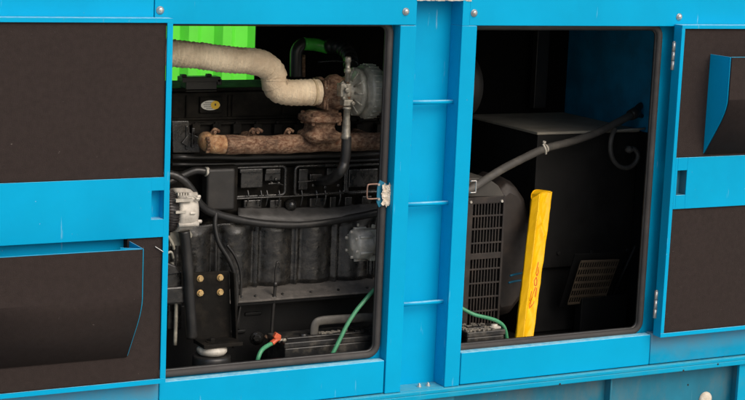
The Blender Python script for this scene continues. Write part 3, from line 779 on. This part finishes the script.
build_each(mb, 'terminal_stud', 'alu', alt)
mb = MB().tube([P(178,231,.2), P(182,237,.2), P(190,236,.2), P(186,229,.2)], .008, 8).pbox(170, 232, 181, 246, .2, .03).tube([P(168,236,.18), P(172,243,.18), P(174,249,.19)], .005, 8).hexbolt(P(187,237,.185),(0,-1,0),.006,.01)
mb.build('alternator_bracket', 'aludark', alt, .002)
# fuel pump, right
fc = P(362,244,.215)
def fx(px): return P(px,244,.215).x-fc.x
mb = MB().lathe(fc, (1,-.0,0), [(fx(350.5),0),(fx(350.8),.018),(fx(352),.020),(fx(352.2),.040),(fx(353.5),.047),(fx(355),.049),(fx(366),.049),(fx(368),.045),(fx(369),.036),(fx(385),.036),(fx(386),0)], 36, wob=lambda a: 1+.02*math.cos(6*a))
for i in range(6):
    a = i*PI/3+.4; d = Vector((0,math.cos(a),math.sin(a)))
    mb.hexbolt(fc+d*.040+Vector((fx(353),0,0)), (-1,0,0), .005, .009)
    mb.tube([fc+d*.050+Vector((fx(354),0,0)), fc+d*.050+Vector((fx(366),0,0))], .005, 8, sub=1)
fp = mb.build('fuel_pump', 'alu', G)
mb = MB().pbox(366, 230, 378, 238, .19, .04).pbox(370, 255, 380, 261, .19, .04).hexbolt(P(373,228,.2), (0,-.3,1), .007, .012).hexbolt(P(358,226.5,.21),(0,0,1),.004,.01)
build_each(mb, 'pump_fitting', 'aludark', fp, .003)
# mount: plate, angle, four bolts, foot
ym = .155
mb = MB()
mb.prism([tuple(P(x,y,ym)) for x, y in ((193,273),(229,271),(231.5,341),(194.5,344))], (0,.010,0))
mb.prism([tuple(P(x,y,ym)) for x, y in ((229.2,271),(231.3,271),(234,340),(231.8,341))], (0,-.035,0))
zf = P(212,338,ym).z
mb.box(P(194.5,343,ym).x, P(232,341,ym).x+.004, ym-.075, ym, zf-.012, zf)
em = mb.build('engine_mount', 'engineflat', G, .002)
for px, py in ((200,278.5),(220,277.5),(200,293),(220,292)):
    p = P(px,py,ym)
    MB().lathe(p, (0,-1,0), [(0,.0105),(.0025,.0105)], 18).hexbolt(p+Vector((0,-.0025,0)), (0,-1,0), .0088, .008).build('mount_bolt', 'brass', em)
p = P(211.5,341,ym-.04); 
MB().hexbolt(Vector((p.x,ym-.04,zf)), (0,0,1), .012, .012).lathe(Vector((p.x,ym-.04,zf)), (0,0,1), [(0,.018),(.003,.018)], 20).build('mount_nut', 'engineflat', em)
zc = zf-.0125
MB().lathe(Vector((p.x+.004,ym-.035,zc)), (0,0,-1), [(0,.030),(.003,.040),(.010,.046),(.018,.046),(.026,.040),(.028,.03)], 40).build('mount_foot', 'alu', em)
MB().lathe(Vector((p.x+.004,ym-.035,zc-.0285)), (0,0,-1), [(0,.055),(.008,.058),(zc-.0285-.5,.058)], 32).build('rubber_buffer', 'rubber', em)
# starter bracket at far left edge
mb = MB().pbox(166, 272, 182, 288, .19, .05).pbox(166, 287, 186, 304, .17, .05).pbox(168, 304, 182, 330, .22, .05).prism([tuple(P(x,y,.18)) for x,y in ((166,262),(176,266),(182,274),(166,276))], (0,.05,0))
build_each(mb, 'front_bracket', 'engine', G, .005)
mb = MB().tube([P(172,262,.22), P(176,300,.2), P(175,345,.2)], .006, 8).tube([P(166,254,.15), P(171,252,.15), P(173,258,.17)], .004, 8); build_each(mb, 'lower_pipe', 'aludark', G)
mb = MB().lathe(P(256,338,.24), (0,-1,0), [(0,.022),(.01,.022),(.012,.014),(.022,.013),(.023,0)], 20).hexbolt(P(256,338,.218), (0,-1,0), .012, .008); mb.build('drain_plug', 'engine', G)
mb = MB().hexbolt(P(266,336.5,.23),(0,-1,0),.006,.01); mb.build('red_tracer_nut', 'rust', G)

# ------------------------------------------------------------------ batteries
def battery_at(px0, py0, px1, py1, Y, d, label):
    a = P(px0,(py0+py1)/2,Y); b_ = P(px1,(py0+py1)/2,Y); z1 = P((px0+px1)/2,py0,Y).z
    B = thing('battery', label, 'battery', ((a.x+b_.x)/2, Y+d/2, .5), 'black batteries low in the bays')
    MB().box(a.x, b_.x, Y, Y+d, .502, z1-.018).build('case', 'battery', B, .004)
    m_ = MB().box(a.x-.003, b_.x+.003, Y-.003, Y+d+.003, z1-.0178, z1)
    m_.box(a.x+.02, b_.x-.02, Y+.03, Y+.05, z1, z1+.006)
    m_.build('lid', 'battery', B, .003)
    return B, a.x, b_.x, z1
B1_, xa1, xb1, z1 = battery_at(285, 339, 374, 360, .095, .13, 'black battery with raised carrying handle low in the left bay beside the green cables')
mb = MB().tube([P(313.5,348,.15), P(314,336,.15), P(315,325,.15), P(320,321,.15), P(335,319.5,.15), P(352,318.5,.15), P(368,317.5,.15), P(377,320,.15), P(379,340,.15)], .0068, 12, sub=6, flat=2.1); mb.build('handle', 'conduit', B1_, label='grey strap handle')
mb = MB()
random.seed(4)
for i in range(34):
    p = P(random.uniform(321,348), random.uniform(333.5,337.5), .15); p.z = z1+.004
    mb.box(p.x-.004, p.x+.004, p.y-.004+random.uniform(-.02,.02), p.y+.004, p.z-.004, p.z+random.random()*.005, rot=Matrix.Rotation(random.random()*3,3,'Z'))
mb.build('dirt_crust', 'debris', B1_)
mb = MB().lathe((P(303,345,.14).x,.14,z1), (0,0,1), [(0,.013),(.012,.012),(.014,.0)], 16).box(P(352,343,.15).x, P(372,343,.15).x, .13, .17, z1, z1+.01)
mb.tube([P(372,326,.16), P(368,332,.15), P(372,338,.14), P(377,340,.14)], .009, 10); build_each(mb, 'terminal', 'engine', B1_, .001)
B2_, xa2, xb2, z2 = battery_at(467.5, 331, 504, 347, .06, .09, 'low dusty black battery in the lower left corner of the right bay')
mb = MB(); random.seed(9)
for i in range(60):
    xx = random.uniform(xa2+.005, xb2-.03); yy_ = random.uniform(.065,.14)
    mb.box(xx-.007, xx+.007, yy_-.003, yy_+.003, z2-.001, z2+.002+random.random()*.006, rot=Matrix.Rotation(random.random()*3,3,'Z'))
mb.build('dirt_crust', 'debris', B2_)
mb = MB().lathe((xb2-.022,.09,z2), (0,0,1), [(0,.012),(.012,.011),(.013,0)], 14).box(xb2-.04, xb2-.005, .075, .105, z2+.0002, z2+.006); build_each(mb, 'terminal', 'alulight', B2_)

# ------------------------------------------------------------------ green cables
cab = MB().tube([P(256,368,.09), P(258.5,357,.09), P(262,350,.10), P(268,345.5,.115), P(274,342.5,.125)], .0068, 14, sub=8).build('earth_cable', 'green')
tag(cab, 'short green cable bending up to an orange red terminal clip', 'cable', 'green earth cables')
oc = thing('terminal_clip', 'orange red plastic terminal clip at the end of the short green cable', 'clip', P(276,340,.13))
mb = MB(); mb.tube([P(271.5,343.5,.120), P(275,340.5,.125), P(278,338,.128)], .0095, 8, sub=4, flat=.8)
mb.build('clip_body', 'orange', oc, .001)
mb = MB().prism([tuple(P(x,y,.118)) for x, y in ((274,337.5),(276.5,332.5),(281.5,335.5),(281,340.5),(277.5,341.5))], (0,.014,0)); mb.build('clip_wing', 'orange', oc, .002)
mb = MB().tube([P(279,341,.13), P(286,340,.135)], .006, 8, sub=1).hexbolt(P(284,340,.128),(0,-1,0),.006,.006); mb.build('lug', 'aludark', oc)
cab = MB().tube([P(329,360,.07), P(334,351,.07), P(340,339,.075), P(347,325,.08), P(356,311,.085), P(366,299,.09), P(376,288,.10), P(390,276,.12)], .0065, 14, sub=8).build('earth_cable', 'green')
tag(cab, 'long green cable rising diagonally past the battery handle in the left bay', 'cable', 'green earth cables')
cab = MB().tube([P(440,296,.12), P(455,304,.11), P(463,309,.10), P(474,314.5,.09), P(486,317.5,.085), P(496,320.5,.085), P(502.5,325,.09), P(505.5,331,.095), P(507,340,.10)], .0062, 14, sub=8).build('earth_cable', 'green')
tag(cab, 'dark green cable arching over the small battery in the right bay', 'cable', 'green earth cables')

# ------------------------------------------------------------------ electric generator (right bay left)
H = thing('electric_generator', 'black electric generator with vented grille cover at the left of the right bay', 'generator', (.3, .4, .5))
# round body, axis along x
gc = P(478, 262, .46)
mb = MB().lathe(Vector((gc.x-.36,.52,P(500,262,.52).z+.02)), (1,0,0), [(0,.20),(.30,.21),(.40,.21),(.43,.18),(.435,.10)], 64)
mb.build('stator_housing', 'engineflat', H)
# grille box in front
yg = .20
gx0, gx1 = P(455,250,yg).x, P(504,250,yg).x
gz1 = P(485,197,yg).z; gz0 = .502
mb = MB()
mb.box(gx0, gx1, yg+.012, yg+.16, gz0, gz1-.001)
fr = .016
lat = MB()
ix0, ix1 = P(471,250,yg).x, P(501,250,yg).x
lat.box(ix0-.03, ix0, yg, yg+.010, gz0, gz1); lat.box(ix1, ix1+.008, yg, yg+.010, gz0, gz1)
tops = [203, 216, 229, 243, 256, 269, 283, 297, 311]
for py in tops:
    z = P(485,py,yg).z; lat.box(ix0, ix1, yg+.001, yg+.009, z-.0028, z+.0028)
lat.box(ix0, ix1, yg, yg+.010, P(485,203,yg).z, gz1)
lat.box(ix0, ix1, yg+.0005, yg+.0095, P(485,259,yg).z, P(485,253,yg).z)
nb = 10
for i in range(1, nb):
    xx = ix0+(ix1-ix0)*i/nb; lat.box(xx-.0022, xx+.0022, yg+.002, yg+.008, gz0+.001, gz1-.003)
lat.build('vent_grille', 'grille', H, .0008)
mb.build('grille_box', 'blackcloth', H)
# sloping cover above grille up to the shaft housing
mb = MB().prism([tuple(P(x,y,yg)) for x, y in ((455,197),(505,197),(499,186),(488,178),(470,178),(455,180))], (0,.12,0)); mb.build('sloped_cover', 'slope', H, .004)
mb = MB(); ecx = P(503,250,.33); pr_ = ((500,176),(510,181),(518,193),(523.5,212),(526,236),(525,258),(521,280),(514,300),(503,315),(490,318),(480,300),(478,240),(484,190))
fr_ = [P(x,y,.345) for x, y in pr_]; cc = sum(fr_, Vector())/len(fr_)
mb.rings([[cc.lerp(p, .80)+Vector((0,-.055,0)) for p in fr_], [cc.lerp(p, .93)+Vector((0,-.040,0)) for p in fr_], [p for p in fr_], [p+Vector((0,.12,0)) for p in fr_]])
mb.build('end_bell', 'grille', H, .006)
mb = MB()
for px, py in ((470.5,202),(501.5,201)): mb.hexbolt(P(px,py,yg), (0,-1,0), .005, .006)
build_each(mb, 'grille_screw', 'alu', H)

# air filter disc above
F = thing('air_filter', 'round dark air filter can partly hidden behind the blue post in the right bay', 'air filter', P(468,85,.42))
fc2 = P(469,85,.42)
MB().lathe(fc2+Vector((-.18,0,0)), (1,0,0), [(0,.108),(.12,.108),(.15,.112),(.158,.108),(.172,.104),(.182,.09),(.186,.05),(.187,0)], 48).build('filter_can', 'boxpaint', F)
MB().lathe(fc2+Vector((-.055,0,0)), (1,0,0), [(0,.111),(.010,.111)], 48).build('clamp_band', 'conduit', F)

# control cabinet with dusty lid
K = thing('control_cabinet', 'large matt black control cabinet with dusty flat lid in the right bay', 'cabinet', (.9, .6, .5))
yk = .45; xk0 = P(538,132,yk).x; xk1 = XE-.014; zk1 = P(538,132,yk).z
MB().box(xk0, xk1, yk, .93, .74, zk1-.010).build('cabinet_body', 'boxpaint', K, .003)
MB().box(xk0-.006, xk1, yk-.006, .935, zk1-.0095, zk1).build('lid', 'boxtop', K, .002)
# lower step, screws, kick panel
zl1 = P(560,262,.42).z
mb = MB().box(P(530,280,.42).x, xk1, .47, .93, .502, .7395); mb.build('lower_panel', 'boxpaint', K, .003)
mb = MB()
for px, py in ((558,253),(591,252),(627,250),(569,279),(572,285),(568,291)): mb.hexbolt(P(px,py,.448 if py < 260 else .468), (0,-1,0), .0068 if py<260 else .003, .006)
build_each(mb, 'panel_screw', 'black', K)

# louvred vent plate leaning out low in right bay
Vn = thing('vent_plate', 'slanted dark plate with rows of small brown slots low behind the yellow sleeve', 'vent plate', P(595,290,.36))
c00, c10, c11, c01 = P(581,262,.30), P(619,260.5,.30), P(604,301,.38), P(568,304,.38)
def bil(u, v): return (c00*(1-u)+c10*u)*(1-v)+(c01*(1-u)+c11*u)*v
nrm = (c10-c00).cross(c01-c00).normalized()
if nrm.y > 0: nrm = -nrm
mb = MB()
U = 16; Vr = 6
us = [0]+[ (i+1)/(U+1.) for i in range(U)]+[1]
def slab(u0,u1,v0,v1,th=.003,off=0):
    q = [bil(u0,v0)+nrm*off, bil(u1,v0)+nrm*off, bil(u1,v1)+nrm*off, bil(u0,v1)+nrm*off]; mb.prism(q, -nrm*th)
for k in range(Vr+1):
    v = k/Vr; slab(0, 1, v-.022, v+.022)
for i in range(U+1):
    u = i/U; slab(u-.013, u+.013, 0, 1, .002, -.0006)
mb.build('slotted_face', 'tan', Vn, label='brown slotted face')
mb = MB()
mb.prism([bil(-.12,-.1)-nrm*.02, bil(1.25,-.1)-nrm*.02, bil(1.25,1.15)-nrm*.02, bil(-.12,1.15)-nrm*.02], -nrm*.004)
mb.tube([bil(1.35,-.3)-nrm*.01, bil(1.22,1.4)-nrm*.01], .005, 6, sub=1)
mb.build('backing_plate', 'pitch', Vn)
mb = MB().box(P(600,300,.40).x-.10, P(600,300,.40).x+.10, .37, .41, .502, c11.z+.02); mb.build('support_bracket', 'pitch', Vn, .003)

# conduit with clip, curling hose
cd = MB().tube([P(455,196,.18), P(474,187,.18), P(500,170.5,.22), P(525,157.5,.27), P(545,148.5,.31), P(570,142,.35), P(596,133,.39), P(620,121,.42), P(634,113.5,.44)], .0135, 16, sub=8, rf=lambda L: 1+.02*math.sin(L*500)).build('cable_conduit', 'conduit')
K2 = thing('power_conduit', 'thick black cable conduit sloping up across the right bay to the blue end wall', 'conduit', P(545,148,.31))
cd.parent = K2; cd.data.transform(Matrix.Translation(-Vector(K2.location))); cd.name = 'conduit_pipe'
mb = MB().tube([P(543,144,.298), P(545.5,149,.295), P(546,154,.30)], .004, 8).lathe(P(544,143.5,.30), (0,-.3,1), [(0,.006),(.008,.006)], 10).lathe(P(545,148.5,.31), (P(570,142,.35)-P(525,157.5,.27)), [(-.004,.0155),(.004,.0155)], 20)
mb.build('conduit_clip', 'alu', K2)
mb = MB().lathe(P(632,114.5,.437), (P(634,113.5,.44)-P(596,133,.39)), [(-.01,.019),(.02,.021),(.03,.019)], 16).tube([P(634,112,.44), P(640,106,.46), P(645,104,.5)], .012, 10).tube([P(634,114,.44), P(642,116,.45)], .008, 8)
mb.build('conduit_gland', 'black', K2)
ch = MB().tube([P(615,129,.40), P(611.5,138,.385), P(610.5,150,.38), P(613.5,160,.38), P(620,166.5,.38), P(629,167.5,.38), P(636,162,.38), P(638,154.5,.38), P(634,149,.385), P(629,149,.39)], .0085, 12, sub=8).lathe(P(629,149.5,.385), (0,-1,0), [(-.01,.013),(.008,.013),(.01,.007),(.02,.006)], 12).build('drain_tube', 'conduit')
tag(ch, 'thin black tube curling like a hook beside the conduit', 'tube')
cl = MB().tube([P(614,131,.42), P(625,130,.42), P(645,128.5,.42)], .004, 8, sub=2).build('support_rail', 'boxtop'); cl.parent = K; cl.data.transform(Matrix.Translation(-Vector(K.location)))

# floor items in right bay
db = MB(); random.seed(21)
for i in range(26):
    p = P(random.uniform(545,566), 327+random.uniform(-1.5,2.5), .2); p.z = .50
    db.tube([p, p+Vector((random.uniform(-.014,.014), random.uniform(-.01,.01), .004+random.random()*.006))], .0028, 5, sub=1)
db = db.build('debris_scraps', 'grille'); tag(db, 'scatter of brown dry debris on the black floor of the right bay', 'debris'); db['kind'] = 'stuff'
# blue cable ties behind sleeve
for i, (px, py, ln) in enumerate(((513,273,10),(512,281,10),(508,287,6))):
    pass
WR = thing('blue_wires', 'pair of short teal blue wires showing between the generator and the yellow sleeve', 'wires', P(516,278,.24))
for px, py, ln in ((510,274.5,13),(508.5,281.5,14)):
    MB().tube([P(px,py+1.4,.24), P(px+ln*.5,py-.4,.242), P(px+ln,py-1.4,.24)], .0036, 8, sub=4).build('wire', 'tealblue', WR)

# ------------------------------------------------------------------ yellow sleeve
YS = thing('yellow_sleeve', 'folded bright yellow plastic sleeve with red marker writing leaning upright in the right bay', 'sleeve', P(524,338,.085))
def ysec(t):
    # t 0 bottom .. 1 top; left edge, ridge, right edge in photo pixels
    l = (515.5+(531.5-515.5)*t, 341+(199-341)*t)
    r = (533+(552.5-533)*t, 340+(192-340)*t)
    k = (523+(540-523)*t, 341+(194-341)*t)
    Y = .075+.17*t
    return P(*l, Y+.012), P(*k, Y-.006), P(*r, Y+.010)
mb = MB(); rings = []
NT = 110
for i in range(NT+1):
    t = i/NT; a, k, b_ = ysec(t)
    ring = []
    n1, n2 = 9, 14
    for j in range(n1): ring.append(a.lerp(k, j/n1))
    for j in range(n2): ring.append(k.lerp(b_, j/n2))
    bk = (a+b_)/2+Vector((.006,.055,0))
    fl = max(0, (t-.94)/.06)**2
    for j in range(6): ring.append(b_.lerp(bk, j/6)+Vector((0,.008*math.sin(PI*j/6),.010*fl*j/6)))
    for j in range(6): ring.append(bk.lerp(a, j/6)+Vector((0,.010*math.sin(PI*j/6),.010*fl*(1-j/6))))
    out = []
    for j, p in enumerate(ring):
        side = 1.0 if n1 <= j < n1+n2 else .22
        w = .010*noise.noise((j*.10, t*9-j*.10, 2.3)) + .0035*noise.noise((j*.3, t*26-j*.25, 7.7))
        if side == 1.0: w -= .010*max(0, math.sin(t*13+j*.25))**6
        s_ = math.sin(PI*min(1, max(0, (j-n1)/n2))) if side == 1.0 else 1
        p = p+Vector((0, w*side*s_ + (.013*s_ if side == 1.0 else 0), 0))
        p += Vector((.0016*noise.noise((t*12, 5, j*.05)), 0, 0))
        out.append(p)
    rings.append(out)
mb.rings(rings)
ys = mb.build('sleeve_body', 'yellow', YS)
last = rings[-1]
mb = MB().tube([p+Vector((0,0,.0006)) for p in last[::2]], .0016, 6, closed=True, sub=2)
mb.build('open_rim', 'yellow', YS)
# red marker strokes on the right facet (raised hair-thin ink)
from mathutils.bvhtree import BVHTree
_vs = [Vector(v.co)+Vector(YS.location) for v in ys.data.vertices]
bvh = BVHTree.FromPolygons(_vs, [tuple(p.vertices) for p in ys.data.polygons])
def onsleeve(px, py):
    q = P(px, py, -.5); d = (q-CAM).normalized()
    h_ = bvh.ray_cast(CAM, d)
    return (h_[0]-d*.0006) if h_[0] else None
mb = MB()
strokes = [[(538.5,262),(537,268),(536,273),(537,276),(538.5,272),(538,266)],
 [(536.5,277),(534.2,281),(534.8,285.5),(536.8,285),(537,280),(536.2,277)],
 [(535.8,287),(533.8,292),(532,298),(530,304),(529,308)],
 [(529,308.5),(531,306.5),(533.5,303.5),(534.3,300.5)],
 [(531.6,291),(530.6,297),(529.7,302)],
 [(536.8,288),(536,293),(535,298)]]
for st in strokes:
    dense = []
    for i in range(len(st)-1):
        for k in range(5):
            u = k/5; dense.append((st[i][0]*(1-u)+st[i+1][0]*u, st[i][1]*(1-u)+st[i+1][1]*u))
    pts = [q for q in (onsleeve(*s_) for s_ in dense) if q]
    if len(pts) > 3: mb.tube(pts, .0010, 6, sub=1)
mb.build('marker_writing', 'red', YS, label='hand drawn red marker writing running up the sleeve')

# ------------------------------------------------------------------ light
w = bpy.data.worlds.new('World'); bpy.context.scene.world = w; w.use_nodes = True
nt = w.node_tree
sky = nt.nodes.new('ShaderNodeTexSky'); sky.sky_type = 'NISHITA'; sky.sun_disc = False
EL, AZ = math.radians(42), math.radians(17)      # sun: behind the camera, slightly to the right
sky.sun_elevation = EL; sky.sun_rotation = PI-AZ
sky.dust_density = 4; sky.air_density = 1.0; sky.ozone_density = .6
bg = nt.nodes['Background']; bg.inputs['Strength'].default_value = .15
nt.links.new(sky.outputs[0], bg.inputs['Color'])
sd = bpy.data.lights.new('sun', 'SUN'); so = bpy.data.objects.new('sun', sd); C.objects.link(so)
sd.energy = 1.15; sd.angle = math.radians(50); sd.color = (1, .965, .92)
v = Vector((math.sin(AZ)*math.cos(EL), -math.cos(AZ)*math.cos(EL), math.sin(EL)))
so.rotation_euler = v.to_track_quat('Z', 'Y').to_euler(); so.location = v*20
sc = bpy.context.scene
sc.view_settings.view_transform = 'Standard'; sc.view_settings.look = 'None'; sc.view_settings.gamma = 1
sc.view_settings.exposure = 0.0
sc.render.engine = 'CYCLES'
